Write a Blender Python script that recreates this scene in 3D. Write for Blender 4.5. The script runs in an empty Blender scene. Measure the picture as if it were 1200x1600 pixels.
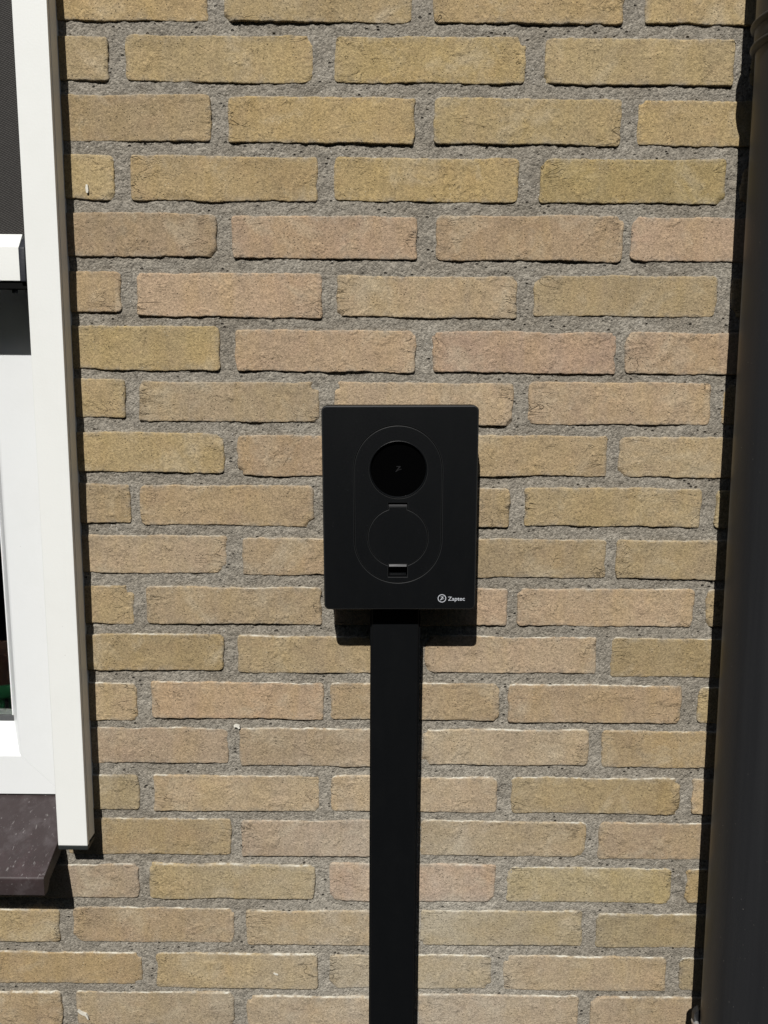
import bpy, bmesh, math, random
import numpy as np
from mathutils import Vector, Matrix, Euler

R = math.radians
scene = bpy.context.scene
col = scene.collection
Z0 = 1.91                                   # height of the bed line under the topmost full course

# ------------------------------------------------------------------ camera, sky, sun, exposure
cam_d = bpy.data.cameras.new('camera')
cam = bpy.data.objects.new('camera', cam_d); col.objects.link(cam)
cam.location = (-0.00296, -0.97965, Z0 - 0.4127)
cam.rotation_euler = Euler((R(90 - 9.0), R(-0.508), R(0.0728)), 'XYZ')
cam_d.sensor_fit = 'VERTICAL'; cam_d.sensor_height = 32.0; cam_d.lens = 32.0 * 1230 / 1600
cam_d.clip_start = 0.01; cam_d.clip_end = 500
scene.camera = cam

SUN = Vector((0.168, 1.0, -1.03)).normalized()      # direction the light travels
elev = math.asin(-SUN.z)
world = bpy.data.worlds.new('World'); scene.world = world; world.use_nodes = True
wn = world.node_tree; wn.nodes.clear()
sky = wn.nodes.new('ShaderNodeTexSky'); sky.sky_type = 'NISHITA'; sky.sun_disc = False
sky.sun_elevation = elev
sky.sun_rotation = math.atan2(-SUN.x, -SUN.y)
bg = wn.nodes.new('ShaderNodeBackground'); bg.inputs['Strength'].default_value = 0.05
wo = wn.nodes.new('ShaderNodeOutputWorld')
wn.links.new(sky.outputs[0], bg.inputs[0]); wn.links.new(bg.outputs[0], wo.inputs[0])
sun_d = bpy.data.lights.new('sun', 'SUN'); sun_d.energy = 5.0; sun_d.angle = R(0.5); sun_d.color = (1.0, 0.972, 0.93)
sun = bpy.data.objects.new('sun', sun_d); col.objects.link(sun)
sun.rotation_euler = SUN.to_track_quat('-Z', 'Y').to_euler(); sun.location = (-1, -6, 8)
vs = scene.view_settings
scene.display_settings.display_device = 'sRGB'
vs.view_transform = 'Standard'; vs.look = 'None'; vs.gamma = 1.0; vs.use_curve_mapping = False
vs.exposure = 0.0

# ------------------------------------------------------------------ helpers
def lin(r, g, b, k=1.0):
    f = lambda c: ((c / 255) / 12.92 if c <= 10 else (((c / 255) + .055) / 1.055) ** 2.4)
    return (f(r) * k, f(g) * k, f(b) * k, 1.0)

class NT:
    """small node-building helper"""
    def __init__(self, name):
        self.m = bpy.data.materials.new(name); self.m.use_nodes = True
        self.t = self.m.node_tree; self.n = self.t.nodes
        self.b = self.n['Principled BSDF']; self.out = self.n['Material Output']
    def node(self, kind, ins=None, **props):
        nd = self.n.new(kind)
        for k, v in props.items(): setattr(nd, k, v)
        for k, v in (ins or {}).items(): self.set(nd.inputs[k], v)
        return nd
    def set(self, sock, v):
        if isinstance(v, bpy.types.NodeSocket): self.t.links.new(v, sock)
        elif isinstance(v, tuple) and sock.type == 'VECTOR': sock.default_value = v[:3]
        else: sock.default_value = v
    def coord(self, which='Object'):
        return self.node('ShaderNodeTexCoord').outputs[which]
    def mapped(self, vec, scale=(1, 1, 1), rot=(0, 0, 0)):
        return self.node('ShaderNodeMapping', {'Vector': vec, 'Scale': scale, 'Rotation': rot}).outputs[0]
    def noise(self, vec, scale, detail=2, rough=.5, dist=0, out='Fac'):
        return self.node('ShaderNodeTexNoise', {'Vector': vec, 'Scale': scale, 'Detail': detail, 'Roughness': rough, 'Distortion': dist}).outputs[out]
    def voro(self, vec, scale, feature='F1', out='Distance'):
        return self.node('ShaderNodeTexVoronoi', {'Vector': vec, 'Scale': scale}, feature=feature).outputs[out]
    def ramp(self, fac, a, b, lo=0.0, hi=1.0):
        return self.node('ShaderNodeMapRange', {'Value': fac, 'From Min': a, 'From Max': b, 'To Min': lo, 'To Max': hi}).outputs[0]
    def math(self, op, a, b=0.0, c=None):
        nd = self.node('ShaderNodeMath', operation=op); self.set(nd.inputs[0], a); self.set(nd.inputs[1], b)
        if c is not None: self.set(nd.inputs[2], c)
        return nd.outputs[0]
    def mix(self, fac, a, b, mode='MIX'):
        nd = self.node('ShaderNodeMix', data_type='RGBA', blend_type=mode)
        self.set(nd.inputs[0], fac); self.set(nd.inputs[6], a); self.set(nd.inputs[7], b)
        return nd.outputs[2]
    def scalecol(self, c, f):
        nd = self.node('ShaderNodeVectorMath', operation='SCALE'); self.set(nd.inputs[0], c); self.set(nd.inputs['Scale'], f)
        return nd.outputs[0]
    def bump(self, h, dist, strength=1.0, prev=None):
        ins = {'Height': h, 'Distance': dist, 'Strength': strength}
        if prev is not None: ins['Normal'] = prev
        return self.node('ShaderNodeBump', ins).outputs[0]
    def base(self, c, rough=.7, spec=.5, normal=None, metal=0.0):
        self.set(self.b.inputs['Base Color'], c); self.set(self.b.inputs['Roughness'], rough)
        self.set(self.b.inputs['Specular IOR Level'], spec); self.set(self.b.inputs['Metallic'], metal)
        if normal is not None: self.set(self.b.inputs['Normal'], normal)
        return self.m

# ---- value noise in numpy, used to shape bricks and mortar
def vnoise(x, y, seed=0):
    xi = np.floor(x).astype(np.int64); yi = np.floor(y).astype(np.int64)
    fx = x - xi; fy = y - yi; fx = fx * fx * (3 - 2 * fx); fy = fy * fy * (3 - 2 * fy)
    def h(i, j):
        n = (i * 374761393 + j * 668265263 + seed * 2147483647) & 0xffffffff
        n = ((n ^ (n >> 13)) * 1274126177) & 0xffffffff
        return ((n ^ (n >> 16)) & 0xffff) / 65535.0
    a = h(xi, yi); b = h(xi + 1, yi); c = h(xi, yi + 1); d = h(xi + 1, yi + 1)
    return (a + (b - a) * fx) * (1 - fy) + (c + (d - c) * fx) * fy - 0.5

def fbm(x, y, scale, seed=0, octaves=3):
    s = 0; amp = 1.0
    for o in range(octaves):
        s = s + amp * vnoise(x * scale, y * scale, seed + o * 17); scale *= 2.1; amp *= .5
    return s

def mesh_obj(name, verts, faces, mat, parent=None, smooth=False, loc=None):
    me = bpy.data.meshes.new(name); me.from_pydata([tuple(v) for v in verts], [], faces); me.update()
    if smooth: me.polygons.foreach_set('use_smooth', [True] * len(me.polygons))
    me.materials.append(mat)
    o = bpy.data.objects.new(name, me); col.objects.link(o)
    if parent: o.parent = parent
    if loc: o.location = loc
    return o

def bm_obj(name, bm, mat, parent=None, smooth=False, loc=None):
    bmesh.ops.recalc_face_normals(bm, faces=bm.faces)
    me = bpy.data.meshes.new(name); bm.to_mesh(me); bm.free()
    if smooth:
        me.polygons.foreach_set('use_smooth', [True] * len(me.polygons))
        me.set_sharp_from_angle(angle=R(22))
    me.materials.append(mat)
    o = bpy.data.objects.new(name, me); col.objects.link(o)
    if parent: o.parent = parent
    if loc: o.location = loc
    return o

def add_box(bm, x0, x1, y0, y1, z0, z1, bevel=0.0, seg=2):
    r = bmesh.ops.create_cube(bm, size=1.0)
    for v in r['verts']:
        v.co = Vector(((x0 + x1) / 2 + v.co.x * (x1 - x0), (y0 + y1) / 2 + v.co.y * (y1 - y0), (z0 + z1) / 2 + v.co.z * (z1 - z0)))
    if bevel:
        es = list({e for v in r['verts'] for e in v.link_edges})
        bmesh.ops.bevel(bm, geom=es, offset=bevel, segments=seg, profile=.5, affect='EDGES')

def box(name, x0, x1, y0, y1, z0, z1, mat, parent=None, bevel=0.0, seg=2):
    bm = bmesh.new(); add_box(bm, x0, x1, y0, y1, z0, z1, bevel, seg)
    return bm_obj(name, bm, mat, parent, smooth=bevel > 0)

def prism_x(name, prof, x0, x1, mat, parent=None, bevel=0.0):
    """profile of (y,z) swept along x"""
    bm = bmesh.new()
    a = [bm.verts.new((x0, y, z)) for y, z in prof]; b = [bm.verts.new((x1, y, z)) for y, z in prof]
    bm.faces.new(a); bm.faces.new(b)
    for i in range(len(prof)):
        j = (i + 1) % len(prof); bm.faces.new((a[i], a[j], b[j], b[i]))
    if bevel: bmesh.ops.bevel(bm, geom=list(bm.edges), offset=bevel, segments=2, profile=.5, affect='EDGES')
    return bm_obj(name, bm, mat, parent, smooth=bevel > 0)

def cyl(name, p0, p1, r, mat, parent=None, seg=24, r2=None):
    bm = bmesh.new(); p0 = Vector(p0); p1 = Vector(p1); d = p1 - p0
    M = Matrix.Translation((p0 + p1) / 2) @ d.to_track_quat('Z', 'Y').to_matrix().to_4x4()
    bmesh.ops.create_cone(bm, cap_ends=True, segments=seg, radius1=r, radius2=r if r2 is None else r2, depth=d.length, matrix=M)
    return bm_obj(name, bm, mat, parent, smooth=True)

def thing(name, label, cat, loc=(0, 0, 0), rot=(0, 0, 0), group=None):
    o = bpy.data.objects.new(name, None); col.objects.link(o); o.empty_display_size = .05
    o.location = loc; o.rotation_euler = rot; o['label'] = label; o['category'] = cat
    if group: o['group'] = group
    return o

def tag(o, label, cat, group=None):
    o['label'] = label; o['category'] = cat
    if group: o['group'] = group
    return o

# ------------------------------------------------------------------ materials
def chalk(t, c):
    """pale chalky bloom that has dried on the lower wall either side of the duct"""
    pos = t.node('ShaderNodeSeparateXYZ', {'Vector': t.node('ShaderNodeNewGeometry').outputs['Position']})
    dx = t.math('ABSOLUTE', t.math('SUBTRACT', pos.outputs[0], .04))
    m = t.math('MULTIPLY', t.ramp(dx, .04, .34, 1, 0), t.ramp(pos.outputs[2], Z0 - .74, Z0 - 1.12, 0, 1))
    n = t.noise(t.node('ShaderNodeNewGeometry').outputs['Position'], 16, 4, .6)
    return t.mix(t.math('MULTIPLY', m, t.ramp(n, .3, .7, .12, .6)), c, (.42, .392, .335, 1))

def mat_brick():
    t = NT('hand_formed_brick')
    info = t.node('ShaderNodeObjectInfo')
    off = t.node('ShaderNodeVectorMath', operation='ADD'); t.set(off.inputs[0], t.coord())
    t.set(off.inputs[1], t.scalecol(t.node('ShaderNodeCombineXYZ', {'X': info.outputs['Random'], 'Y': t.math('MULTIPLY', info.outputs['Random'], 7.3), 'Z': t.math('MULTIPLY', info.outputs['Random'], 3.1)}).outputs[0], 9.0))
    v = off.outputs[0]
    sunlit_lime = t.node('ShaderNodeAttribute', attribute_name='lime').outputs['Fac']
    endw = t.node('ShaderNodeAttribute', attribute_name='endw').outputs['Fac']
    c = info.outputs['Color']
    # vertical firing bands and soft clouds
    bands = t.noise(t.mapped(v, (34, 8, 7)), 1.0, 2, .6)
    c = t.mix(t.ramp(bands, .42, .68, 0, .55), c, t.mix(1.0, c, (1.04, 1.0, .84, 1), 'MULTIPLY'))
    cloud = t.noise(v, 20, 5, .65, .5)
    c = t.mix(t.ramp(cloud, .48, .72, 0, .8), c, t.mix(1.0, c, (.80, .80, .84, 1), 'MULTIPLY'))
    pink = t.noise(t.mapped(v, (22, 22, 30)), 1.0, 3, .6, .6)
    c = t.mix(t.ramp(pink, .46, .74, 0, .38), c, t.mix(1.0, c, (1.07, .99, 1.03, 1), 'MULTIPLY'))
    pale = t.noise(t.mapped(v, (20, 20, 20), (.5, .2, .1)), 1.0, 4, .6, .5)
    c = t.mix(t.ramp(pale, .54, .76, 0, .5), c, (.44, .385, .285, 1))
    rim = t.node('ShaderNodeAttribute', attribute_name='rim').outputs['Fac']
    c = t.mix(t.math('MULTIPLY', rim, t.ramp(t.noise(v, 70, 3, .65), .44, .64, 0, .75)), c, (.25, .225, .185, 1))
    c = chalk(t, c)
    # sand grain
    g1 = t.noise(v, 620, 3, .75)
    g2 = t.noise(v, 330, 3, .75)
    gf = t.math('ADD', t.ramp(g1, .3, .7, -.26, .26), t.ramp(g2, .3, .7, -.17, .17))
    gc = t.node('ShaderNodeSeparateColor', {'Color': t.node('ShaderNodeTexVoronoi', {'Vector': v, 'Scale': 560.0}).outputs['Color']}).outputs[0]
    gf = t.math('ADD', gf, t.ramp(gc, 0, 1, -.16, .16))
    c = t.scalecol(c, t.math('ADD', gf, 1.0))
    # small dark pits and light grains
    vd = t.voro(v, 260); pit = t.math('MULTIPLY', t.ramp(vd, .10, .22, 1, 0), t.ramp(t.noise(v, 60, 1), .46, .58, 0, 1))
    c = t.mix(t.math('MULTIPLY', pit, .55), c, (.06, .05, .035, 1))
    vl = t.voro(t.mapped(v, (1, 1, 1), (.4, .2, .7)), 190); lt = t.math('MULTIPLY', t.ramp(vl, .07, .15, 1, 0), t.ramp(t.noise(v, 45, 1), .57, .66, 0, 1))
    c = t.mix(t.math('MULTIPLY', lt, .45), c, (.62, .58, .46, 1))
    # creases of the clay, mostly near the ends
    cr = t.noise(t.mapped(v, (20, 20, 62)), 1.0, 3, .6, .7)
    cr = t.math('ABSOLUTE', t.math('SUBTRACT', cr, .5))
    cm = t.math('MULTIPLY', t.math('ADD', t.math('MULTIPLY', endw, 1.0), .0), t.ramp(t.noise(v, 34, 1), .49, .62, 0, 1))
    crease = t.math('MULTIPLY', t.ramp(cr, 0, .016, 1, 0), cm)
    c = t.mix(t.math('MULTIPLY', crease, .4), c, (.07, .05, .03, 1))
    # rough eroded patches
    ero = t.ramp(t.noise(v, 30, 3, .6, .3), .56, .66, 0, 1)
    # lime bloom plus painted sunlight along the upper arris
    lf = t.math('MULTIPLY', sunlit_lime, t.ramp(t.noise(v, 85, 3, .7), .36, .60, 0, 1))
    c = t.mix(t.math('MINIMUM', lf, .85), c, (.60, .58, .50, 1))
    # a few whitish run marks
    h = t.math('ADD', t.math('MULTIPLY', g2, .8), t.math('MULTIPLY', t.noise(v, 130, 3, .65), t.math('ADD', .35, t.math('MULTIPLY', ero, 1.5))))
    h = t.math('ADD', h, t.math('MULTIPLY', t.math('MULTIPLY', endw, 1.6), t.noise(t.mapped(v, (60, 60, 110)), 1.0, 3, .65, .5)))
    h = t.math('SUBTRACT', h, t.math('MULTIPLY', crease, 2.4))
    h = t.math('SUBTRACT', h, t.math('MULTIPLY', pit, .6))
    n = t.bump(h, .0010, 1.0)
    n = t.bump(g1, .0006, 1.0, n)
    return t.base(c, .93, .15, n)

def mat_mortar():
    t = NT('sandy_mortar'); v = t.coord()
    big = t.noise(v, 13, 4, .65); mid = t.noise(v, 60, 3, .6)
    c = t.mix(t.ramp(big, .35, .7), (.224, .200, .162, 1), (.300, .276, .232, 1))
    c = t.mix(t.ramp(mid, .4, .7, 0, .5), c, (.185, .168, .140, 1))
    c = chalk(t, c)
    cell = t.node('ShaderNodeTexVoronoi', {'Vector': v, 'Scale': 470.0, 'Randomness': 1.0})
    cv = t.node('ShaderNodeSeparateColor', {'Color': cell.outputs['Color']}).outputs[0]
    c = t.scalecol(c, t.ramp(cv, 0, 1, .68, 1.34))
    g = t.noise(v, 900, 2, .7); c = t.scalecol(c, t.ramp(g, .3, .7, .86, 1.14))
    w = t.voro(v, 130); c = t.mix(t.math('MULTIPLY', t.ramp(w, .05, .13, 1, 0), t.ramp(t.noise(v, 25, 1), .5, .62, 0, .8)), c, (.66, .64, .58, 1))
    holes = t.math('MULTIPLY', t.ramp(t.voro(t.mapped(v, (1, 1, 1.3), (.3, .5, .2)), 105), .10, .22, 1, 0), t.ramp(t.noise(v, 42, 1), .52, .6, 0, 1))
    c = t.mix(t.math('MULTIPLY', holes, .75), c, (.04, .035, .03, 1))
    h = t.math('ADD', t.math('MULTIPLY', t.math('SUBTRACT', 1.0, cell.outputs['Distance']), .45), t.math('MULTIPLY', t.noise(v, 260, 4, .7), 1.3))
    h = t.math('ADD', h, t.math('MULTIPLY', t.noise(v, 90, 3, .6), 1.2))
    h = t.math('SUBTRACT', h, t.math('MULTIPLY', holes, 2.0))
    n = t.bump(h, .0016, 1.0)
    return t.base(c, .95, .1, n)

def mat_white(name, rgb, rough=.38, dirt=.06, gscale=400):
    t = NT(name); v = t.coord()
    c = t.mix(t.ramp(t.noise(v, 14, 4, .65), .45, .8, 0, dirt * 4), rgb, (rgb[0] * .86, rgb[1] * .86, rgb[2] * .83, 1))
    s = t.math('MULTIPLY', t.ramp(t.voro(v, 70), .04, .07, 1, 0), t.ramp(t.noise(v, 18, 1), .62, .68, 0, 1))
    c = t.mix(t.math('MULTIPLY', s, .35), c, (.35, .34, .31, 1))
    n = t.bump(t.noise(v, gscale, 3, .6), .00022, .5)
    return t.base(c, rough, .35, n)

def mat_plain(name, rgb, rough=.5, spec=.5, grain=0.0, gscale=900, var=.08, metal=0.0):
    t = NT(name); v = t.coord()
    k = t.ramp(t.noise(v, 22, 4, .6), .3, .7, 1 - var, 1 + var)
    c = t.scalecol(rgb, k)
    n = t.bump(t.noise(v, gscale, 2, .6), grain, .8) if grain else None
    return t.base(c, rough, spec, n, metal)

def mat_black_textured(name, v0, rough):
    t = NT(name); v = t.coord()
    c = t.scalecol(v0, t.ramp(t.noise(v, 1500, 2, .8), .3, .7, .7, 1.35))
    c = t.mix(t.math('MULTIPLY', t.ramp(t.voro(v, 330), .04, .09, 1, 0), t.ramp(t.noise(v, 50, 1), .6, .66, 0, .35)), c, (.12, .12, .12, 1))
    dust = t.noise(t.mapped(v, (30, 30, 12)), 1.0, 5, .7, .4)
    c = t.mix(t.ramp(dust, .45, .85, 0, .010), c, (.16, .155, .145, 1))
    n = t.bump(t.noise(v, 1300, 2, .7), .00018, .8)
    return t.base(c, rough, .22, n)

def mat_sill():
    t = NT('brown_glazed_sill'); v = t.coord()
    c = t.mix(t.ramp(t.noise(v, 12, 4, .6, .5), .35, .7), (.036, .026, .026, 1), (.051, .041, .042, 1))
    c = t.mix(t.ramp(t.noise(v, 45, 4, .7), .5, .8, 0, .6), c, (.105, .092, .095, 1))
    c = t.mix(t.math('MULTIPLY', t.ramp(t.noise(t.mapped(v, (10, 10, 10)), 1, 5, .8), .55, .75, 0, .7), 1), c, (.055, .034, .036, 1))
    dots = t.math('MULTIPLY', t.ramp(t.voro(v, 75), .05, .11, 1, 0), t.ramp(t.noise(v, 26, 1), .44, .54, 0, 1))
    sc = t.noise(t.mapped(v, (260, 26, 260), (0, 0, R(38))), 1.0, 2, .6, .3)
    scr = t.math('MULTIPLY', t.ramp(sc, .64, .70, 0, 1), t.ramp(t.noise(v, 20, 2), .48, .58, 0, 1))
    m = t.math('MINIMUM', t.math('ADD', dots, t.math('MULTIPLY', scr, .7)), 1.0)
    c = t.mix(t.math('MULTIPLY', m, .42), c, (.40, .39, .38, 1))
    n = t.bump(t.noise(v, 120, 4, .6), .0005, .6)
    return t.base(c, .55, .3, n)

def mat_pipe():
    t = NT('charcoal_pipe_plastic'); v = t.coord()
    streak = t.noise(t.mapped(v, (60, 60, 1.6)), 1.0, 4, .6)
    c = t.mix(t.ramp(streak, .35, .72), (.0140, .0145, .0160, 1), (.0180, .0186, .0200, 1))
    dots = t.math('MULTIPLY', t.ramp(t.voro(v, 120), .035, .07, 1, 0), t.ramp(t.noise(v, 22, 2), .48, .60, 0, .8))
    c = t.mix(dots, c, (.20, .19, .17, 1))
    n = t.bump(t.noise(v, 300, 3, .6), .00025, .5)
    return t.base(c, t.ramp(streak, .3, .7, .40, .47), .42, n)

def mat_fabric():
    t = NT('screen_mesh_fabric'); v = t.coord()
    sp = t.node('ShaderNodeSeparateXYZ', {'Vector': v})
    a = t.math('SINE', t.math('MULTIPLY', t.math('ADD', sp.outputs[0], t.math('MULTIPLY', sp.outputs[2], .35)), 2 * math.pi / .0017))
    b = t.math('SINE', t.math('MULTIPLY', t.math('SUBTRACT', sp.outputs[2], t.math('MULTIPLY', sp.outputs[0], .35)), 2 * math.pi / .0019))
    k = t.math('MULTIPLY', t.ramp(a, -1, 1, 0, 1), t.ramp(b, -1, 1, 0, 1))
    k = t.math('ADD', k, t.ramp(t.noise(v, 700, 2, .7), .35, .7, -.12, .12))
    c = t.mix(t.ramp(k, .15, .8), (.014, .013, .012, 1), (.135, .128, .120, 1))
    n = t.bump(k, .0005, .7)
    return t.base(c, .8, .2, n)

def mat_glass():
    t = NT('window_glass')
    t.b.inputs['Base Color'].default_value = (.86, .9, .88, 1); t.b.inputs['Roughness'].default_value = .0
    t.b.inputs['Transmission Weight'].default_value = 1.0; t.b.inputs['IOR'].default_value = 1.35
    return t.m

def mat_lens():
    t = NT('gloss_black_window'); v = t.coord()
    return t.base((.0012, .0012, .0013, 1), .12, .10)

M = {
 'brick': mat_brick(), 'mortar': mat_mortar(),
 'rail': mat_white('cream_white_powder_coat', (.75, .76, .735, 1), .42, .07),
 'upvc': mat_white('white_window_plastic', (.71, .728, .73, 1), .35, .05, 250),
 'black': mat_black_textured('black_textured_plastic', (.0030, .0035, .0041, 1), .44),
 'panel': mat_black_textured('black_panel_plastic', (.0030, .0035, .0041, 1), .44),
 'duct': mat_black_textured('black_duct_plastic', (.0030, .0035, .0041, 1), .44),
 'deep': mat_plain('black_recess', (.003, .003, .003, 1), .8, .1),
 'grip': mat_plain('worn_grey_plastic', (.048, .048, .050, 1), .5, .3, .0001),  # hinge and latch painted grey for the light they catch
 'print': mat_plain('white_print', (.50, .52, .56, 1), .6, .2),
 'faint': mat_plain('faint_grey_print', (.012, .012, .013, 1), .5, .2),
 'edge': mat_plain('worn_black_edge', (.016, .0165, .017, 1), .45, .35),  # lighter bevel colour standing in for light caught on the edges
 'lens': mat_lens(), 'glass': mat_glass(),
 'rubber': mat_plain('black_rubber', (.014, .016, .022, 1), .5, .4, .0002, 400),
 'cap': mat_plain('dark_grey_end_cap', (.022, .026, .025, 1), .5, .3, .0001),
 'gasket': mat_plain('grey_gasket', (.075, .078, .08, 1), .5, .3, .0004, 300, .3),
 'alu': mat_plain('aluminium_spacer', (.42, .44, .42, 1), .45, .5, .0001, 600, .1),
 'zinc': mat_plain('zinc_screw', (.48, .48, .47, 1), .42, .5, .0002, 500, .15, .6),
 'sill': mat_sill(), 'pipe': mat_pipe(), 'fabric': mat_fabric(),
 'clear': mat_plain('cloudy_plastic', (.28, .25, .22, 1), .3, .5),
 'limefleck': mat_plain('lime_fleck', (.62, .60, .53, 1), .9, .1, .0003, 500, .15),
 'room': mat_plain('dark_room_paint', (.02, .019, .018, 1), .8, .2),
 'green': mat_plain('green_plastic', (.014, .085, .034, 1), .4, .5),
 'clay': mat_plain('terracotta', (.045, .018, .012, 1), .7, .2),
 'ground': mat_plain('grey_paving', (.085, .08, .072, 1), .85, .2, .002, 90, .2),
 'leaf': mat_plain('hedge_leaf', (.03, .055, .018, 1), .6, .2, 0, 50, .3),
}

# ------------------------------------------------------------------ ground
g = mesh_obj('ground', [(-60, -60, 0), (60, -60, 0), (60, 60, 0), (-60, 60, 0)], [(0, 1, 2, 3)], M['ground'])
g['kind'] = 'structure'

# ------------------------------------------------------------------ brick wall
wall = thing('brick_wall', 'yellow ochre and pinkish brick wall with grey sandy mortar behind the charger', 'wall', (0, 0, Z0))
REV = -0.432          # right edge of the window opening
WIN_L = -1.35
SILL_Z = -1.013       # where the sill leaves the wall face
C = .0651
# firing colours, as the bricks themselves look in full light
PAL = {'O': (161, 143, 106), 'T': (163, 145, 112), 'P': (167, 146, 114), 'D': (159, 140, 110), 'V': (158, 142, 104), 'G': (155, 140, 112), 'Y': (164, 144, 104), 'R': (170, 147, 117)}
N = None
ROWS = {   # course: bricks (left x, right x, top z, bottom z, colour)
0: [(N, -.2108, .0500, .0004, 'Y'), (-.1918, .0249, .0505, .0007, 'O'), (.0483, .2671, .0505, .0014, 'O'), (.2906, .508, .0505, .0018, 'O')],
1: [(N, -.3265, -.0169, -.0642, 'T'), (-.3058, -.0881, -.0144, -.0645, 'O'), (-.0644, .1561, -.0138, -.0638, 'O'), (.1784, .3974, -.0145, -.0639, 'O')],
2: [(N, -.209, -.0792, -.1297, 'T'), (-.1895, .029, -.0795, -.13, 'O'), (.0515, .2708, -.0788, -.13, 'O'), (.2903, .51, -.0798, -.1297, 'O')],
3: [(N, -.3256, -.1455, -.1957, 'T'), (-.306, -.085, -.1451, -.1961, 'Y'), (-.0653, .1533, -.1452, -.1947, 'O'), (.1776, .3977, -.1446, -.1941, 'O')],
4: [(N, -.2061, -.2107, -.2605, 'D'), (-.1878, .0333, -.2117, -.2616, 'P'), (.0563, .2796, -.2096, -.2617, 'P'), (.2903, .508, -.21, -.2606, 'P')],
5: [(N, -.3229, -.2778, -.3258, 'P'), (-.3038, -.0802, -.2789, -.3299, 'P'), (-.0624, .1565, -.2798, -.3286, 'T'), (.1758, .3969, -.277, -.3257, 'V')],
6: [(N, -.2055, -.3414, -.3942, 'V'), (-.1867, .0338, -.3448, -.3946, 'P'), (.0549, .2784, -.345, -.394, 'P'), (.2902, .509, -.3439, -.3937, 'P')],
7: [(N, -.3229, -.4053, -.4529, 'V'), (-.3065, -.0845, -.408, -.4565, 'T'), (-.0656, .1548, -.4067, -.4583, 'T'), (.1737, .3987, -.4046, -.4561, 'P'), (.4137, .634, -.4065, -.455, 'T')],
8: [(N, -.2021, -.4708, -.5202, 'O'), (-.1854, .035, -.473, -.5233, 'P'), (.053, .275, -.4705, -.5207, 'T'), (.2894, .51, -.4703, -.5206, 'T')],
9: [(N, -.3228, -.5358, -.5847, 'D'), (-.3092, -.0907, -.5363, -.5868, 'T'), (-.068, .1552, -.5356, -.5861, 'O'), (.1737, .396, -.5352, -.5841, 'V'), (.4145, .634, -.536, -.585, 'V')],
10: [(N, -.2018, -.6008, -.6499, 'T'), (-.1814, .035, -.6023, -.6505, 'T'), (.055, .2803, -.6014, -.6513, 'O'), (.2925, .512, -.6013, -.6512, 'V')],
11: [(N, -.3234, -.6678, -.717, 'T'), (-.3061, -.0823, -.6666, -.7158, 'T'), (-.065, .157, -.6667, -.7151, 'P'), (.1686, .3971, -.6656, -.7148, 'P'), (.4119, .634, -.6644, -.7136, 'T')],
12: [(N, -.2088, -.7305, -.7789, 'O'), (-.1914, .034, -.7312, -.7814, 'T'), (.052, .2746, -.7295, -.7788, 'T'), (.2939, .512, -.7301, -.783, 'V')],
13: [(N, -.3237, -.7975, -.8487, 'T'), (-.3051, -.0794, -.7954, -.8448, 'R'), (-.0702, .1512, -.7941, -.8444, 'T'), (.1623, .3895, -.7945, -.8466, 'P'), (.4113, .634, -.7959, -.8453, 'T')],
14: [(N, -.2058, -.8592, -.9087, 'D'), (-.1914, .033, -.8582, -.9103, 'T'), (.051, .2701, -.8574, -.9068, 'T'), (.2888, .509, -.8581, -.9094, 'O')],
15: [(N, -.327, -.9252, -.9757, 'G'), (-.3074, -.085, -.9249, -.9763, 'T'), (-.0704, .1519, -.9245, -.975, 'T'), (.1708, .3957, -.924, -.9754, 'O'), (.4119, .634, -.9246, -.9742, 'P')],
16: [(N, -.2052, -.9884, -1.0399, 'O'), (-.1914, .031, -.9883, -1.0407, 'D'), (.05, .274, -.9876, -1.039, 'T'), (.2905, .511, -.9883, -1.0407, 'T')],
17: [(N, -.3321, -1.0562, -1.1049, 'G'), (-.3173, -.0924, -1.054, -1.1046, 'V'), (-.0724, .1534, -1.0507, -1.106, 'P'), (.1692, .394, -1.055, -1.1065, 'V'), (.4123, .634, -1.0547, -1.1052, 'O')],
18: [(N, -.4439, -1.1242, -1.1719, 'T'), (-.4255, -.2045, -1.1201, -1.1726, 'T'), (-.187, .033, -1.1227, -1.1742, 'O'), (.052, .2751, -1.1201, -1.1716, 'V'), (.2929, .513, -1.1228, -1.1744, 'V')],
19: [(N, -.3338, -1.1884, -1.237, 'Y'), (-.3127, -.0886, -1.1881, -1.2416, 'O'), (-.0726, .1531, -1.1887, -1.2402, 'V'), (.1692, .3948, -1.1883, -1.2408, 'T'), (.4135, .634, -1.1889, -1.2395, 'G')],
20: [(N, -.4474, -1.2501, -1.3015, 'T'), (-.4277, -.2063, -1.2488, -1.3015, 'G'), (-.1884, .032, -1.2535, -1.3025, 'T'), (.051, .275, -1.2499, -1.301, 'T'), (.2931, .513, -1.2517, -1.302, 'T')],
}
PER = .240
bricks = []      # (xl, xr, zt, zb, colour, fine)
rnd = random.Random(7)
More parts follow.
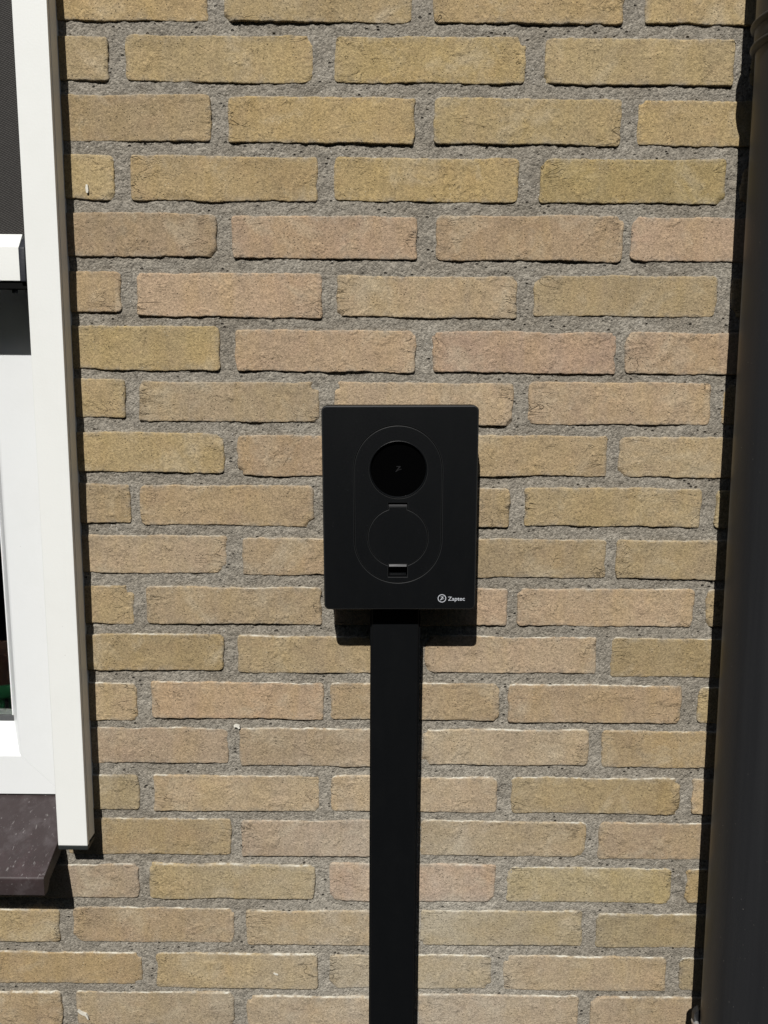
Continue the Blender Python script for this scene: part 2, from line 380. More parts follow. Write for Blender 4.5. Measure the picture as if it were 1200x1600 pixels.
for k in range(-5, 29):
    if k in ROWS:
        row = [list(b) for b in ROWS[k]]
        if row[0][0] is None: row[0][0] = row[0][1] - .2205
        zt = row[0][2]; zb = row[0][3]; fine = True
    else:
        zb = -k * C + rnd.uniform(-.001, .001); zt = zb + .0505 + rnd.uniform(-.001, .001); row = []; fine = k == 21 or k == -1
        x = .032 if k % 2 == 0 else -.0865
        row.append([x - .2205, x, zt, zb, rnd.choice('OTTYPVD')])
    while row[0][0] > -1.62:
        xr = row[0][0] - .0195 + rnd.uniform(-.002, .002)
        row.insert(0, [xr - .2205, xr, zt + rnd.uniform(-.001, .001), zb + rnd.uniform(-.001, .001), rnd.choice('OTTYPVD')])
    while row[-1][1] < .75:
        xl = row[-1][1] + .0195 + rnd.uniform(-.002, .002)
        row.append([xl, xl + .2205, zt + rnd.uniform(-.001, .001), zb + rnd.uniform(-.001, .001), rnd.choice('OTTYPVD')])
    for xl, xr, zt_, zb_, cc in row:
        if zt_ > SILL_Z and zb_ < .49 and xl < REV and xr > WIN_L:          # bricks cut at the window opening
            if zb_ < SILL_Z:
                continue
            if xr > REV + .02: bricks.append((REV, xr, zt_, zb_, cc, fine))
            if xl < WIN_L - .02: bricks.append((xl, WIN_L, zt_, zb_, cc, False))
            continue
        bricks.append((xl, xr, zt_, zb_, cc, fine and xr > -.62 and xl < .62))
# course beside the sill: cut bricks right of the opening
for k, xr in ((16, -.2052),):
    bricks = [b for b in bricks if not (abs(b[1] - xr) < 1e-6)]
    bricks.append((-.4257, xr, -.9884, -1.0399, 'O', True))

def brick_mesh(w, h, seed, fine, low):
    ex = [0, .0007, .0015, .003, .0055]
    def axis(L, step):
        n = max(2, int((L - .011) / step)); mid = np.linspace(.0055, L - .0055, n + 1)[1:-1]
        return np.array(ex + list(mid) + [L - e for e in reversed(ex)])
    us = axis(w, .0023 if fine else .03); vs_ = axis(h, .0023 if fine else .02)
    if not fine:
        us = np.array([0, .004, w - .004, w]); vs_ = np.array([0, .003, h - .003, h])
    U, V = np.meshgrid(us, vs_)
    rc = 0.003 + 0.005 * ((seed * 7919) % 97) / 97
    # wandering outline
    def corner(d, r): return r - np.sqrt(np.maximum(r * r - (r - np.minimum(d, r)) ** 2, 0))
    ux = us
    zt = h - corner(np.minimum(ux, w - ux), rc) + .0019 * fbm(ux, ux * 0 + seed, 20, seed, 4) + .0010 * vnoise(ux * 300, ux * 0 + 3.3, seed) + .0008 * vnoise(ux * 130, ux * 0 + 1.3, seed)
    zb = corner(np.minimum(ux, w - ux), rc * .8) + .0019 * fbm(ux, ux * 0 + seed + 9, 20, seed + 5, 4) + .0010 * vnoise(ux * 300, ux * 0 + 8.3, seed) + .0008 * vnoise(ux * 130, ux * 0 + 6.3, seed)
    xl = .0024 * fbm(vs_, vs_ * 0 + seed, 55, seed + 3, 3); xr = w + .0024 * fbm(vs_, vs_ * 0 + seed + 4, 55, seed + 8, 3)
    if not fine: zt = np.full_like(ux, h); zb = ux * 0; xl = vs_ * 0; xr = vs_ * 0 + w
    tu = U / w; tv = V / h
    X = xl[:, None] * (1 - tu) + xr[:, None] * tu
    Z = zb[None, :] * (1 - tv) + zt[None, :] * tv
    d = np.minimum(np.minimum(U, w - U), np.minimum(V, h - V))
    Y = np.zeros_like(U)
    edge = .0016 * (1 - np.minimum(np.minimum(U, w - U) / .0025, 1)) ** 2 + .0009 * (1 - np.minimum((h - V) / .0016, 1)) ** 2 + .0006 * (1 - np.minimum(V / .0012, 1)) ** 2
    if fine:
        Y = .0011 * fbm(X + seed * 1.7, Z, 14, seed, 2) + .0006 * fbm(X + seed * 3.1, Z, 90, seed + 2, 3)
        r_ = np.random.RandomState(seed); Y = Y + (tu - .5) * r_.uniform(-.0016, .0016) + (tv - .5) * r_.uniform(-.0012, .0012) + r_.uniform(-.0012, .0009); Y = np.minimum(Y, .0007)
        # chipped corners
        for q in range(r_.randint(0, 4)):
            cx, cz = r_.choice([0, w]), r_.choice([0, h]); rad = r_.uniform(.004, .010)
            dd = np.sqrt((X - cx) ** 2 + (Z - cz) ** 2) / rad + .6 * fbm(X, Z, 160, seed + q, 2)
            Y = Y + .0055 * np.clip(1.2 - dd, 0, 1)
    Y = Y + edge
    ny, nx = U.shape
    verts = np.stack([X - w / 2, Y, Z - h / 2], -1).reshape(-1, 3).tolist()
    faces = [(j * nx + i, j * nx + i + 1, (j + 1) * nx + i + 1, (j + 1) * nx + i) for j in range(ny - 1) for i in range(nx - 1)]
    # sides going back into the wall
    per = [i for i in range(nx)] + [j * nx + nx - 1 for j in range(1, ny)] + [(ny - 1) * nx + i for i in range(nx - 2, -1, -1)] + [j * nx for j in range(ny - 2, 0, -1)]
    base = len(verts)
    for p in per: v = verts[p]; verts.append([v[0], .098, v[2]])
    n = len(per)
    for a in range(n):
        b = (a + 1) % n; faces.append((per[a], base + a, base + b, per[b]))
    sunlit_lime = np.zeros(len(verts)); endw = np.zeros(len(verts))
    top = h - V
    nz = fbm(X + seed, Z * 0, 40, seed + 11, 2)
    sunlit_lime[:nx * ny] = (low * np.clip(1 - top / .0014, 0, 1) * np.clip(.6 + 2.2 * nz, 0, 1)).reshape(-1)
    sunlit_lime[base:base + n] = 0
    endw[:nx * ny] = np.exp(-np.minimum(U, w - U) / .020).reshape(-1)
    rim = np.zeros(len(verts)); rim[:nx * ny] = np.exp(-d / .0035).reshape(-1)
    return verts, faces, sunlit_lime, endw, rim

for i, (xl, xr, zt, zb, cc, fine) in enumerate(bricks):
    w, h = xr - xl, zt - zb
    low = min(1.0, max(.12, (-.45 - zt) / .35)) if fine else 0
    vts, fcs, sunlit_lime, endw, rim = brick_mesh(w, h, i + 11, fine, low)
    me = bpy.data.meshes.new('brick'); me.from_pydata(vts, [], fcs); me.update()
    me.polygons.foreach_set('use_smooth', [True] * len(me.polygons))
    for nm, arr in (('lime', sunlit_lime), ('endw', endw), ('rim', rim)):
        at = me.attributes.new(nm, 'FLOAT', 'POINT'); at.data.foreach_set('value', arr.astype(np.float32))
    me.materials.append(M['brick'])
    o = bpy.data.objects.new('brick', me); col.objects.link(o); o.parent = wall
    o.location = ((xl + xr) / 2, 0, (zt + zb) / 2)
    r_ = np.random.RandomState(i + 400); c = PAL[cc]; j = r_.uniform(.96, 1.04)
    L = lin(c[0] * j + r_.uniform(-1, 1), c[1] * j + r_.uniform(-1, 1), c[2] * j * (1.05 if zb < -.2 else 1.01) + r_.uniform(-4, 4), .94)
    o.color = L

def mortar_sheet(x0, x1, z0, z1, step, seed):
    nx = int((x1 - x0) / step) + 1; nz = int((z1 - z0) / step) + 1
    X, Z = np.meshgrid(np.linspace(x0, x1, nx), np.linspace(z0, z1, nz))
    Y = .0021 + .0022 * fbm(X + 5, Z + 5, 24, seed, 2) + .0013 * fbm(X + 9, Z + 2, 150, seed + 3, 2) + .0007 * vnoise(X * 620, Z * 620, seed + 9); Y = np.maximum(Y, .0009)
    v = np.stack([X, Y, Z], -1).reshape(-1, 3)
    a = (np.arange(nz - 1)[:, None] * nx + np.arange(nx - 1)[None, :]).reshape(-1)
    f = np.stack([a, a + 1, a + nx + 1, a + nx], -1)
    return v, f

def fast_mesh(name, v, f, mat, parent):
    me = bpy.data.meshes.new(name)
    me.vertices.add(len(v)); me.vertices.foreach_set('co', np.asarray(v, np.float32).ravel())
    me.loops.add(f.size); me.loops.foreach_set('vertex_index', f.astype(np.int32).ravel())
    me.polygons.add(len(f)); me.polygons.foreach_set('loop_start', (np.arange(len(f)) * f.shape[1]).astype(np.int32))
    me.polygons.foreach_set('loop_total', np.full(len(f), f.shape[1], np.int32))
    me.polygons.foreach_set('use_smooth', [True] * len(f))
    me.update(calc_edges=True); me.materials.append(mat)
    o = bpy.data.objects.new(name, me); col.objects.link(o); o.parent = parent
    return o

parts = [mortar_sheet(REV + .0005, .60, -1.36, .08, .0021, 3)]
parts.append(mortar_sheet(-.60, REV + .0005, -1.36, SILL_Z - .004, .0021, 3))
for q in ((REV, .80, .08, .32), (.60, .80, -1.36, .08), (-1.62, .80, -1.908, -1.36), (-1.62, -.60, -1.36, SILL_Z - .004), (-1.62, WIN_L, SILL_Z - .004, .32)):
    x0, x1, z0, z1 = q
    parts.append((np.array([(x0, .004, z0), (x1, .004, z0), (x1, .004, z1), (x0, .004, z1)]), np.array([[0, 1, 2, 3]])))
vs_all, fs_all, o_ = [], [], 0
for v, f in parts: vs_all.append(v); fs_all.append(f + o_); o_ += len(v)
mortar = fast_mesh('mortar', np.concatenate(vs_all), np.concatenate(fs_all), M['mortar'], wall)
box('inner_leaf', REV, .80, .099, .115, -1.908, .32, M['mortar'], wall)
box('inner_leaf', -1.62, REV, .099, .115, -1.908, -1.06, M['mortar'], wall)

# ------------------------------------------------------------------ window
win = thing('window', 'white plastic framed window beside the brick wall, left of the charger', 'window', (0, 0, Z0))
FX0, FX1, FZ0, FZ1 = WIN_L + .0, -.449, -.981, .30
PROF = [(0, .050), (.056, .050), (.0595, .0525), (.0865, .098), (.0865, .125), (0, .125)]   # (inward offset, depth)
def frame_member(name, side):
    bm = bmesh.new(); rings = []
    for e in (0, 1):
        ring = []
        for t, y in PROF:
            a, b, c_, d_ = FX0 + t, FX1 - t, FZ0 + t, FZ1 - t
            p = {'right': ((b, c_), (b, d_)), 'left': ((a, c_), (a, d_)), 'bottom': ((a, c_), (b, c_)), 'top': ((a, d_), (b, d_))}[side][e]
            px, pz = p
            if side in ('right', 'left'): pz += (.0002 if e == 0 else -.0002)
            else: px += (.0002 if e == 0 else -.0002)
            ring.append(bm.verts.new((px, y, pz)))
        rings.append(ring)
    n = len(PROF)
    for i in range(n): bm.faces.new((rings[0][i], rings[0][(i + 1) % n], rings[1][(i + 1) % n], rings[1][i]))
    bm.faces.new(rings[0]); bm.faces.new(rings[1])
    return bm_obj(name, bm, M['upvc'], win)
frame_member('jamb', 'right'); frame_member('jamb', 'left'); frame_member('bottom_rail', 'bottom'); frame_member('top_rail', 'top')
box('fixing_strip', FX1, REV, .056, .125, FZ0, FZ1, M['upvc'], win)
gx0, gx1, gz0, gz1 = FX0 + .0867, FX1 - .0867, FZ0 + .0867, FZ1 - .0867
pane = box('pane', gx0, gx1, .101, .105, gz0, gz1, M['glass'], win)
box('gasket', gx0, gx1, .0975, .1008, gz0 + .0002, gz0 + .009, M['gasket'], win, .0008)
box('gasket', gx1 - .0016, gx1, .0975, .1008, gz0 + .0092, gz1, M['upvc'], win)
box('spacer_bar', gx0, gx1, .106, .112, gz0 + .0005, gz0 + .013, M['alu'], win)

# what stands dimly behind the glass
room = thing('room_interior', 'dark room seen through the window glass', 'room', (0, 0, Z0))
box('inner_wall', WIN_L - .5, REV + .3, 2.4, 2.45, -1.908, .60, M['room'], room)
box('inner_wall', WIN_L - .5, WIN_L - .45, .13, 2.399, -1.908, .60, M['room'], room)
box('inner_wall', REV + .25, REV + .30, .13, 2.399, -1.908, .60, M['room'], room)
box('ceiling_board', WIN_L - .5, REV + .3, .13, 2.45, .601, .62, M['room'], room)
box('inner_ledge', WIN_L - .45, REV + .2, .13, .42, -1.03, -1.00, M['room'], room)

def lathe(name, prof, mat, parent=None, seg=40, loc=(0, 0, 0)):
    bm = bmesh.new(); rings = []
    for r, z in prof: rings.append([bm.verts.new((r * math.cos(2 * math.pi * i / seg), r * math.sin(2 * math.pi * i / seg), z)) for i in range(seg)])
    for a, b in zip(rings, rings[1:]):
        for i in range(seg): bm.faces.new((a[i], a[(i + 1) % seg], b[(i + 1) % seg], b[i]))
    return bm_obj(name, bm, mat, parent, smooth=True, loc=loc)
stool = thing('plant_stand', 'green round plant stand with thin legs, dim behind the lower window glass', 'plant stand', (-.615, .24, Z0 - 1.00))
lathe('tray', [(0, .105), (.066, .105), (.070, .108), (.071, .128), (.068, .128), (.066, .112), (0, .110)], M['green'], stool)
for a in (20, 110, 200, 290):
    cyl('leg', (.055 * math.cos(R(a)), .055 * math.sin(R(a)), .104), (.062 * math.cos(R(a)), .062 * math.sin(R(a)), 0), .004, M['green'], stool, 10)
potz = thing('plant_pot', 'brown clay pot on the green stand behind the glass', 'pot', (-.615, .24, Z0 - 1.00 + .1121))
lathe('pot_body', [(0, .001), (.024, .001), (.034, .042), (.037, .043), (.038, .056), (.034, .056), (.031, .044), (.0, .040)], M['clay'], potz)

# ------------------------------------------------------------------ window sill
sill = prism_x('window_sill', [(.098, -.9790), (.052, -.9848), (-.060, -1.0350), (-.0612, -1.0370), (-.0612, -1.0590), (-.0600, -1.0605), (-.0520, -1.0605), (-.0440, -1.0470), (.0, -1.0300), (.098, -1.0150)], -1.40, -.433, M['sill'], None, .0009)
sill.location = (0, 0, Z0); tag(sill, 'dark brown sloping window sill with pale scratches, under the white window frame', 'window sill')
# keep the wall under the sill closed
box('inner_leaf', -1.62, -.4335, .004, .0985, -1.06, -1.033, M['mortar'], wall)

# ------------------------------------------------------------------ roller screen
scr = thing('sun_screen', 'outdoor roller sun screen with dark mesh, white bottom bar and tall white guide rail', 'sun screen', (0, 0, Z0))
TILT = R(-.29)
def tilted(o, px, pz, a=TILT):
    """lean the whole part by a small angle about (px, pz)"""
    Mx = Matrix.Translation((px, 0, pz)) @ Matrix.Rotation(a, 4, 'Y') @ Matrix.Translation((-px, 0, -pz))
    o.data.transform(Mx); return o
# the sign of Rotation about Y: positive a moves the top towards +x
a = R(.29)
cover = tilted(box('guide_rail', -.4237, -.3850, -.035, -.0290, -1.0065, .45, M['rail'], scr, .0009), -.385, -1.006, a)
body = tilted(box('guide_rail_body', -.4232, -.3855, -.0272, -.0085, -1.004, .45, M['rail'], scr, .0006), -.385, -1.006, a)
tilted(box('guide_rail_gasket', -.4226, -.3861, -.0288, -.0274, -1.003, .45, M['deep'], scr), -.385, -1.006, a)  # black strip set in the open groove between cover and body
tilted(box('guide_rail_back', -.4300, -.3880, -.0084, .0495, -.972, .45, M['rail'], scr), -.385, -1.006, a)
tilted(box('end_cap', -.4237, -.3850, -.0350, -.0090, -1.0125, -1.0067, M['cap'], scr, .0012), -.385, -1.006, a)
# bottom bar
BZ = -.293
bar = prism_x('bottom_bar', [(-.025, BZ), (-.025, -.2545), (-.0135, -.2385), (-.006, -.2385), (-.006, BZ)], -1.33, -.4318, M['rail'], scr, .0006)
prism_x('bar_end_cap', [(-.0275, BZ - .001), (-.0275, -.2560), (-.0150, -.2440), (-.005, -.2440), (-.005, BZ - .001)], -.4316, -.4240, M['rubber'], scr, .0010)
box('bar_brush', -1.33, -.4245, -.0225, -.008, BZ - .0085, BZ - .0005, M['deep'], scr)  # black strip standing in for the shaded recess under the bar
cyl('screw', (-.4445, -.014, BZ - .0088), (-.4445, -.014, BZ - .013), .0032, M['rubber'], scr, 14)
cyl('screw_tip', (-.4445, -.014, BZ - .0130), (-.4445, -.014, BZ - .0142), .0008, M['zinc'], scr, 8)
bm = bmesh.new(); bmesh.ops.create_uvsphere(bm, u_segments=12, v_segments=8, radius=.0038)
plug = bm_obj('clear_plug', bm, M['clear'], scr, True, (-.4225, -.014, BZ - .010))
fab = box('screen_fabric', -1.33, -.4195, -.0120, -.0112, -.2388, .45, M['fabric'], scr)

# ------------------------------------------------------------------ charger
# local frame: origin at the back centre of the box, x right, z up, leaning a little anticlockwise
CH = (.01575, -.5524)
ch = thing('wall_charger', 'black rectangular electric car charger box with round dark window, hanging on the brick wall', 'car charger', (CH[0], -.0040, Z0 + CH[1]), (R(1.5), R(-.60), 0))

def rrect(hw, hh, r, n=8, cx=0, cz=0):
    pts = []
    for sx, sz, a0 in ((1, 1, 0), (-1, 1, 90), (-1, -1, 180), (1, -1, 270)):
        for i in range(n + 1):
            a_ = R(a0 + 90 * i / n); pts.append((cx + sx * (hw - r) + r * math.cos(a_), cz + sz * (hh - r) + r * math.sin(a_)))
    return pts
def circle(cx, cz, r, n=72): return [(cx + r * math.cos(2 * math.pi * i / n), cz + r * math.sin(2 * math.pi * i / n)) for i in range(n)]
def inset(pts, d):
    """positive d shrinks a counter-clockwise outline"""
    n = len(pts); out = []
    for i in range(n):
        p0, p1, p2 = Vector(pts[i - 1]), Vector(pts[i]), Vector(pts[(i + 1) % n])
        e1 = (p1 - p0).normalized(); e2 = (p2 - p1).normalized()
        n1 = Vector((-e1.y, e1.x)); n2 = Vector((-e2.y, e2.x)); m = (n1 + n2)
        if m.length < 1e-6: m = n1
        m.normalize(); k = max(.5, m.dot(n1)); q = p1 + m * (d / k); out.append((q.x, q.y))
    return out
def plate(name, outer, holes, yf, yb, mat, parent, bev=.0008, hbev=.0003, seg=3):
    """plate facing -y, rounded outer edge, open back"""
    bm = bmesh.new(); fe = []
    def loop(pts, y): return [bm.verts.new((x, y, z)) for x, z in pts]
    def band(a_, b_):
        n = len(a_)
        for i in range(n): bm.faces.new((a_[i], a_[(i + 1) % n], b_[(i + 1) % n], b_[i]))
    def edge_loop(pts, b, sign):
        prev = None
        for s in range(seg + 1):
            t = R(90 * s / seg); d = b * (1 - math.sin(t)); y = yf + b * (1 - math.cos(t))
            cur = loop(inset(pts, sign * d), y)
            if prev is None: fe.extend([(cur[i], cur[(i + 1) % len(cur)]) for i in range(len(cur))])
            else: band(prev, cur)
            prev = cur
        band(prev, loop(pts, yb))
    edge_loop(outer, bev, 1)
    for h_ in holes: edge_loop(h_, hbev, -1)
    edges = [bm.edges.get(e) or bm.edges.new(e) for e in fe]
    bmesh.ops.triangle_fill(bm, use_beauty=True, edges=edges, normal=(0, -1, 0))
    bmesh.ops.recalc_face_normals(bm, faces=bm.faces)
    o = bm_obj(name, bm, mat, parent, smooth=True)
    for p in o.data.polygons:
        if p.normal.y < -.9999: p.use_smooth = False
        elif -.97 < p.normal.y < -.15: p.material_index = 1  # bevel faces take the painted edge highlight
    o.data.materials.append(M['edge'])
    return o
def loc2(x, z):          # wall position -> the leaning local frame
    a_ = R(.60); dx, dz = x - CH[0], z - CH[1]
    return (dx * math.cos(a_) + dz * math.sin(a_), -dx * math.sin(a_) + dz * math.cos(a_))

HW, HH = .0903, .1212
pill = rrect(.0515, .0936, .0514, 20, *loc2(.0135, -.5471))
lc = loc2(.0133, -.5050); fc = loc2(.0137, -.5856)
plate('front_cover', rrect(HW, HH, .0065), [pill], -.0665, -.0420, M['black'], ch, .0016, .0007)
plate('housing', rrect(HW - .0016, HH - .0022, .006), [], -.0412, -.0010, M['black'], ch, .0005)
# flap outline: disc with a hinge tab
def flap_outline(g_):
    r = .0352 + g_; pts = []
    hw_ = .0108 + g_
    a1 = math.acos(hw_ / r)
    n = 64
    pts.append((hw_, .0372 + g_)); pts.append((-hw_, .0372 + g_))
    for i in range(n + 1):
        a_ = math.pi - a1 + (math.pi + 2 * a1) * i / n
        pts.append((r * math.cos(a_), r * math.sin(a_)))
    return [(fc[0] + x, fc[1] + z) for x, z in pts]
def flap_cut(g_, z_bot):        # same, with a square notch at the foot
    r = .0352 + g_; hw_ = .0108 + g_; a1 = math.acos(hw_ / r); n = 30; pts = [(hw_, .0372 + g_), (-hw_, .0372 + g_)]
    for i in range(n + 1):
        a_ = math.pi - a1 + (math.pi / 2 + 2 * a1 - math.pi / 2) * i / n + 0
        a_ = (math.pi - a1) + (math.pi / 2 + a1 - (math.pi / 2 - a1)) * i / n
        pts.append((r * math.cos(a_), r * math.sin(a_)))
    pts.append((-hw_, z_bot)); pts.append((hw_, z_bot))
    for i in range(n + 1):
        a_ = -a1 + 2 * a1 * i / n
        pts.append((r * math.cos(a_), r * math.sin(a_)))
    return [(fc[0] + x, fc[1] + z) for x, z in pts]
hole_flap = flap_cut(.00055, -.0478)
hole_flap[0] = (hole_flap[0][0], hole_flap[0][1] + .0040); hole_flap[1] = (hole_flap[1][0], hole_flap[1][1] + .0040)
plate('panel', inset(pill, .0006), [circle(lc[0], lc[1], .0338), hole_flap], -.0663, -.0500, M['panel'], ch, .0007, .0006)
plate('socket_flap', flap_cut(0, -.0318), [], -.0664, -.0600, M['panel'], ch, .0007)
box('recess', fc[0] - .040, fc[0] + .040, -.0560, -.0540, fc[1] - .052, fc[1] + .045, M['deep'], ch)
box('hinge_pin', fc[0] - .0107, fc[0] + .0107, -.0655, -.0622, fc[1] + .0373, fc[1] + .0392, M['grip'], ch, .0003)
prism_x('latch', [(-.0680, fc[1] - .0348), (-.0668, fc[1] - .0322), (-.0610, fc[1] - .0320), (-.0610, fc[1] - .0352)], fc[0] - .0105, fc[0] + .0105, M['grip'], ch, .0003)
box('latch_lip', fc[0] - .0100, fc[0] + .0100, -.0655, -.0590, fc[1] - .0468, fc[1] - .0440, M['panel'], ch, .0005)
# round window
lens = lathe('window_ring', [(.0338, 0), (.0336, -.0012), (.0330, -.0016), (.0322, -.0006), (.0318, .006)], M['panel'], ch, 72)
lens.data.transform(Matrix.Rotation(R(-90), 4, 'X')); lens.data.transform(Matrix.Translation((lc[0], -.0655, lc[1])))
for v_ in lens.data.vertices: pass
disc = cyl('round_window', (lc[0], -.0630, lc[1]), (lc[0], -.0600, lc[1]), .0319, M['lens'], ch, 72)

# emblem + lettering
def emblem(cx, cz, r, ring, y, mat, parent, name='emblem'):
    bm = bmesh.new()
    if ring:
        o1 = [bm.verts.new((x, y, z)) for x, z in circle(cx, cz, r, 48)]; i1 = [bm.verts.new((x, y, z)) for x, z in circle(cx, cz, r * .83, 48)]
        for i in range(48): bm.faces.new((o1[i], o1[(i + 1) % 48], i1[(i + 1) % 48], i1[i]))
    k = r * .55
    zp = [(-.55, .80), (.62, .80), (.70, .62), (-.05, -.28), (.95, .02), (.95, -.16), (-.10, -.50), (-.75, -.95), (-.85, -.80), (.10, .45), (.02, .56), (-.55, .56)]
    bm.faces.new([bm.verts.new((cx + k * x, y, cz + k * z)) for x, z in zp])
    return bm_obj(name, bm, mat, parent)
l0 = loc2(.0672, -.6591)
emblem(l0[0], l0[1], .0050, True, -.0668, M['print'], ch)
emblem(lc[0], lc[1] + .0006, .0072, False, -.0633, M['faint'], ch)
def lettering(text, x, z, y, width, height, mat, parent):
    cu = bpy.data.curves.new('lettering', 'FONT'); cu.body = text; cu.size = 1.0; cu.offset = .004
    tmp = bpy.data.objects.new('tmp', cu); col.objects.link(tmp); bpy.context.view_layer.update()
    me = bpy.data.meshes.new_from_object(tmp.evaluated_get(bpy.context.evaluated_depsgraph_get()))
    bpy.data.objects.remove(tmp); xs = [v.co.x for v in me.vertices]; ys = [v.co.y for v in me.vertices if True]
    x0_, x1_ = min(xs), max(xs); cap = .69
    for v in me.vertices:
        v.co = Vector((x + (v.co.x - x0_) / (x1_ - x0_) * width, y, z + v.co.y / cap * height))
    me.materials.clear(); me.materials.append(mat); me.name = 'lettering'
    o = bpy.data.objects.new('lettering', me); col.objects.link(o); o.parent = parent
    return o
t0 = loc2(.0745, -.6614)
lettering('Zaptec', t0[0], t0[1] - .0004, -.0668, .0200, .0048, M['print'], ch)

# ------------------------------------------------------------------ cable duct
duct = thing('cable_duct', 'black rectangular cable duct running down the wall below the charger', 'cable duct', (.0123, -.0005, Z0 - .670), (0, R(-.13), 0))
bmx = bmesh.new()
w2 = .0309; prof = [(-w2, 0), (-w2, -.0330), (-w2 + .0012, -.0365), (-w2 + .0035, -.0395), (w2 - .0035, -.0395), (w2 - .0012, -.0365), (w2, -.0330), (w2, 0)]
def sweep_z(name, prof_, z0, z1, mat, parent):
    bm = bmesh.new(); a_ = [bm.verts.new((x, y, z0)) for x, y in prof_]; b_ = [bm.verts.new((x, y, z1)) for x, y in prof_]
    for i in range(len(prof_)): j = (i + 1) % len(prof_); bm.faces.new((a_[i], a_[j], b_[j], b_[i]))
    bm.faces.new(a_); bm.faces.new(b_); return bm_obj(name, bm, mat, parent)
sweep_z('duct_base', [(-w2, 0), (-w2, -.0360), (w2, -.0360), (w2, 0)], -1.2385, -.0035, M['duct'], duct)
sweep_z('duct_lid', [(-w2 + .0016, -.0362), (-w2 + .0016, -.0392), (-w2 + .0030, -.0402), (w2 - .0030, -.0402), (w2 - .0016, -.0392), (w2 - .0016, -.0362)], -1.2385, -.0030, M['duct'], duct)

# ------------------------------------------------------------------ downpipe
PD = .058; PR = .050
pz0, pz1 = -.06, -1.18; px0, px1 = .4500, .4735
lean = math.atan((px1 - px0) / (pz0 - pz1))
pxb = px1 + (px1 - px0) / (pz0 - pz1) * (1.91 - 1.18)
pipe = thing('downpipe', 'dark charcoal round rain downpipe fixed to the wall at the right', 'downpipe', (pxb, -PD, 0), (0, -lean, 0))
def pz(z): return (Z0 + z) / math.cos(lean)
cyl('pipe', (0, 0, 0.002), (0, 0, pz(-.030)), PR, M['pipe'], pipe, 96)
def lathe_at(name, prof_, mat, parent, seg=96):
    return lathe(name, prof_, mat, parent, seg)
zc = pz(0)
def bead(z, r0, amp, wd, n=8): return [(r0 + amp * math.sin(math.pi * i / n) ** .7, z + wd * (i / n - .5)) for i in range(n + 1)]
zl = zc - .0400
lathe_at('socket', [(PR + .0002, zl - .0045)] + bead(zl, PR + .0014, .0042, .0080) + [(PR + .0020, zl + .006), (PR + .0020, zl + .0175)] + bead(zl + .0225, PR + .0020, .0042, .0080) + [(PR + .0016, zl + .030), (PR + .0016, zl + .40)], M['pipe'], pipe)
def ear(zz):
    bm = bmesh.new(); pts = rrect(.012, .026, .011, 6, -.0410, zz)
    f = [bm.verts.new((x, .022, z)) for x, z in pts]; k_ = [bm.verts.new((x, .030, z)) for x, z in pts]
    for i in range(len(f)): j = (i + 1) % len(f); bm.faces.new((f[i], f[j], k_[j], k_[i]))
    bm.faces.new(f); bm.faces.new(k_)
    bm_obj('bracket_ear', bm, M['pipe'], pipe)
be = pz(-1.262)
ear(be); cyl('screw', (-.0492, .0295, pz(-1.2585)), (-.0492, .0080, pz(-1.2585)), .0046, M['zinc'], pipe, 16)

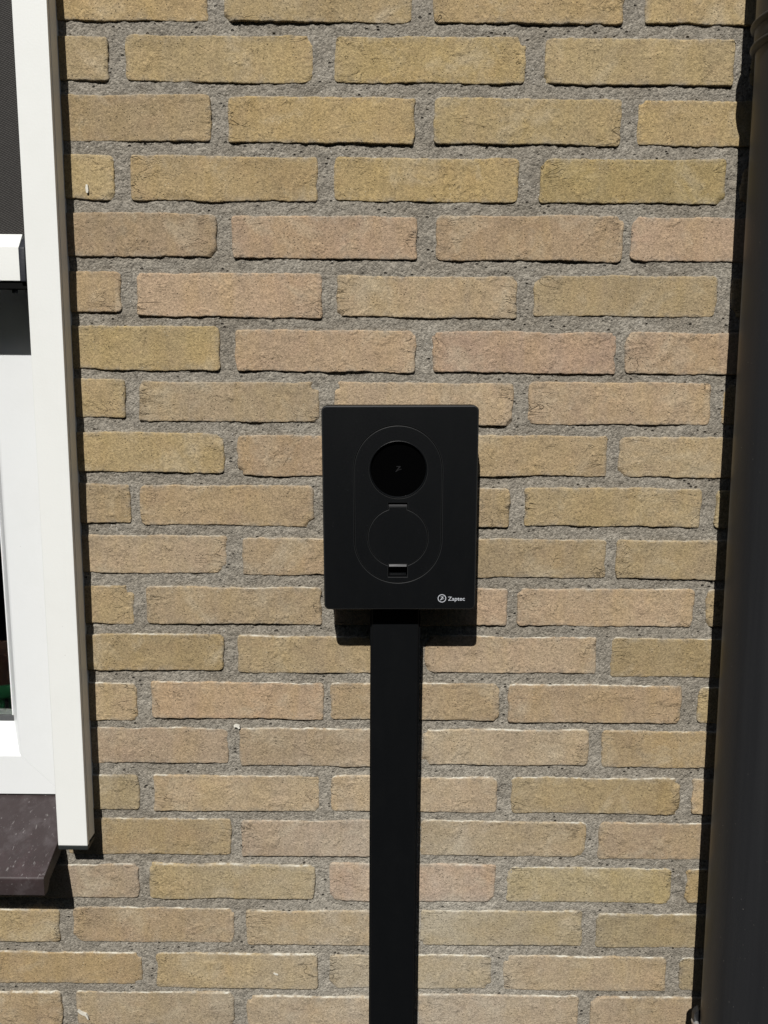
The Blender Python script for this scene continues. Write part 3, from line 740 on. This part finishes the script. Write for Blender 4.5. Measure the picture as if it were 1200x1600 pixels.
# ------------------------------------------------------------------ unseen greenery added opposite to block sky fill, dark in the glass
def sky_block_hedge():
    nx, nz = 90, 40; W = 24.0; H = 5.6
    X, Z = np.meshgrid(np.linspace(-W / 2, W / 2, nx), np.linspace(0, H, nz))
    Y = -5.3 + .5 * fbm(X, Z, .9, 5, 4) + .12 * (Z / H) ** 3 * -6
    v = np.stack([X, Y, Z], -1).reshape(-1, 3).tolist()
    f = [(j * nx + i, j * nx + i + 1, (j + 1) * nx + i + 1, (j + 1) * nx + i) for j in range(nz - 1) for i in range(nx - 1)]
    b = len(v)
    for j in range(nz):
        for i in range(nx): x, y, z = v[j * nx + i]; v.append([x, -7.6 + (-5.3 - y), z])
    f += [(b + j * nx + i, b + (j + 1) * nx + i, b + (j + 1) * nx + i + 1, b + j * nx + i + 1) for j in range(nz - 1) for i in range(nx - 1)]
    t0_ = (nz - 1) * nx
    f += [(t0_ + i, t0_ + i + 1, b + t0_ + i + 1, b + t0_ + i) for i in range(nx - 1)]
    f += [(j * nx, (j + 1) * nx, b + (j + 1) * nx, b + j * nx) for j in range(nz - 1)]
    f += [(j * nx + nx - 1, b + j * nx + nx - 1, b + (j + 1) * nx + nx - 1, (j + 1) * nx + nx - 1) for j in range(nz - 1)]
    o = mesh_obj('hedge', v, f, M['leaf']); return tag(o, 'tall dark green hedge opposite the wall, mirrored in the window', 'hedge')
sky_block_hedge()

# whitish flecks of mortar and paint stuck on the bricks
def fleck(pts, wd):
    bm = bmesh.new(); L_ = []; R_ = []
    for i, (x, z) in enumerate(pts):
        a_ = Vector(pts[max(i - 1, 0)]); b_ = Vector(pts[min(i + 1, len(pts) - 1)]); d = (b_ - a_).normalized(); n_ = Vector((-d.y, d.x))
        w_ = wd * (.35 + .65 * math.sin(math.pi * (i + .5) / len(pts)))
        L_.append(bm.verts.new((x + n_.x * w_, -.0032, z + n_.y * w_))); R_.append(bm.verts.new((x - n_.x * w_, -.0032, z - n_.y * w_)))
    for i in range(len(pts) - 1): bm.faces.new((L_[i], L_[i + 1], R_[i + 1], R_[i]))
    r = bmesh.ops.extrude_face_region(bm, geom=list(bm.faces)); bmesh.ops.translate(bm, verts=[v for v in r['geom'] if isinstance(v, bmesh.types.BMVert)], vec=(0, .004, 0))
    bm_obj('mortar_fleck', bm, M['limefleck'], wall)
fleck([(-.3568, -.1795), (-.3570, -.1830), (-.3567, -.1865), (-.3569, -.1890)], .0016)
fleck([(-.4245, -.2770 - 1.0), (-.4215, -1.2800), (-.4175, -1.2825), (-.4140, -1.2835), (-.4118, -1.2870), (-.4105, -1.2905)], .0013)
fleck([(-.1500, -1.2155), (-.1470, -1.2172), (-.1440, -1.2180)], .0009)
fleck([(-.1975, -.8545), (-.1945, -.8535), (-.1915, -.8550), (-.1905, -.8575)], .0018)
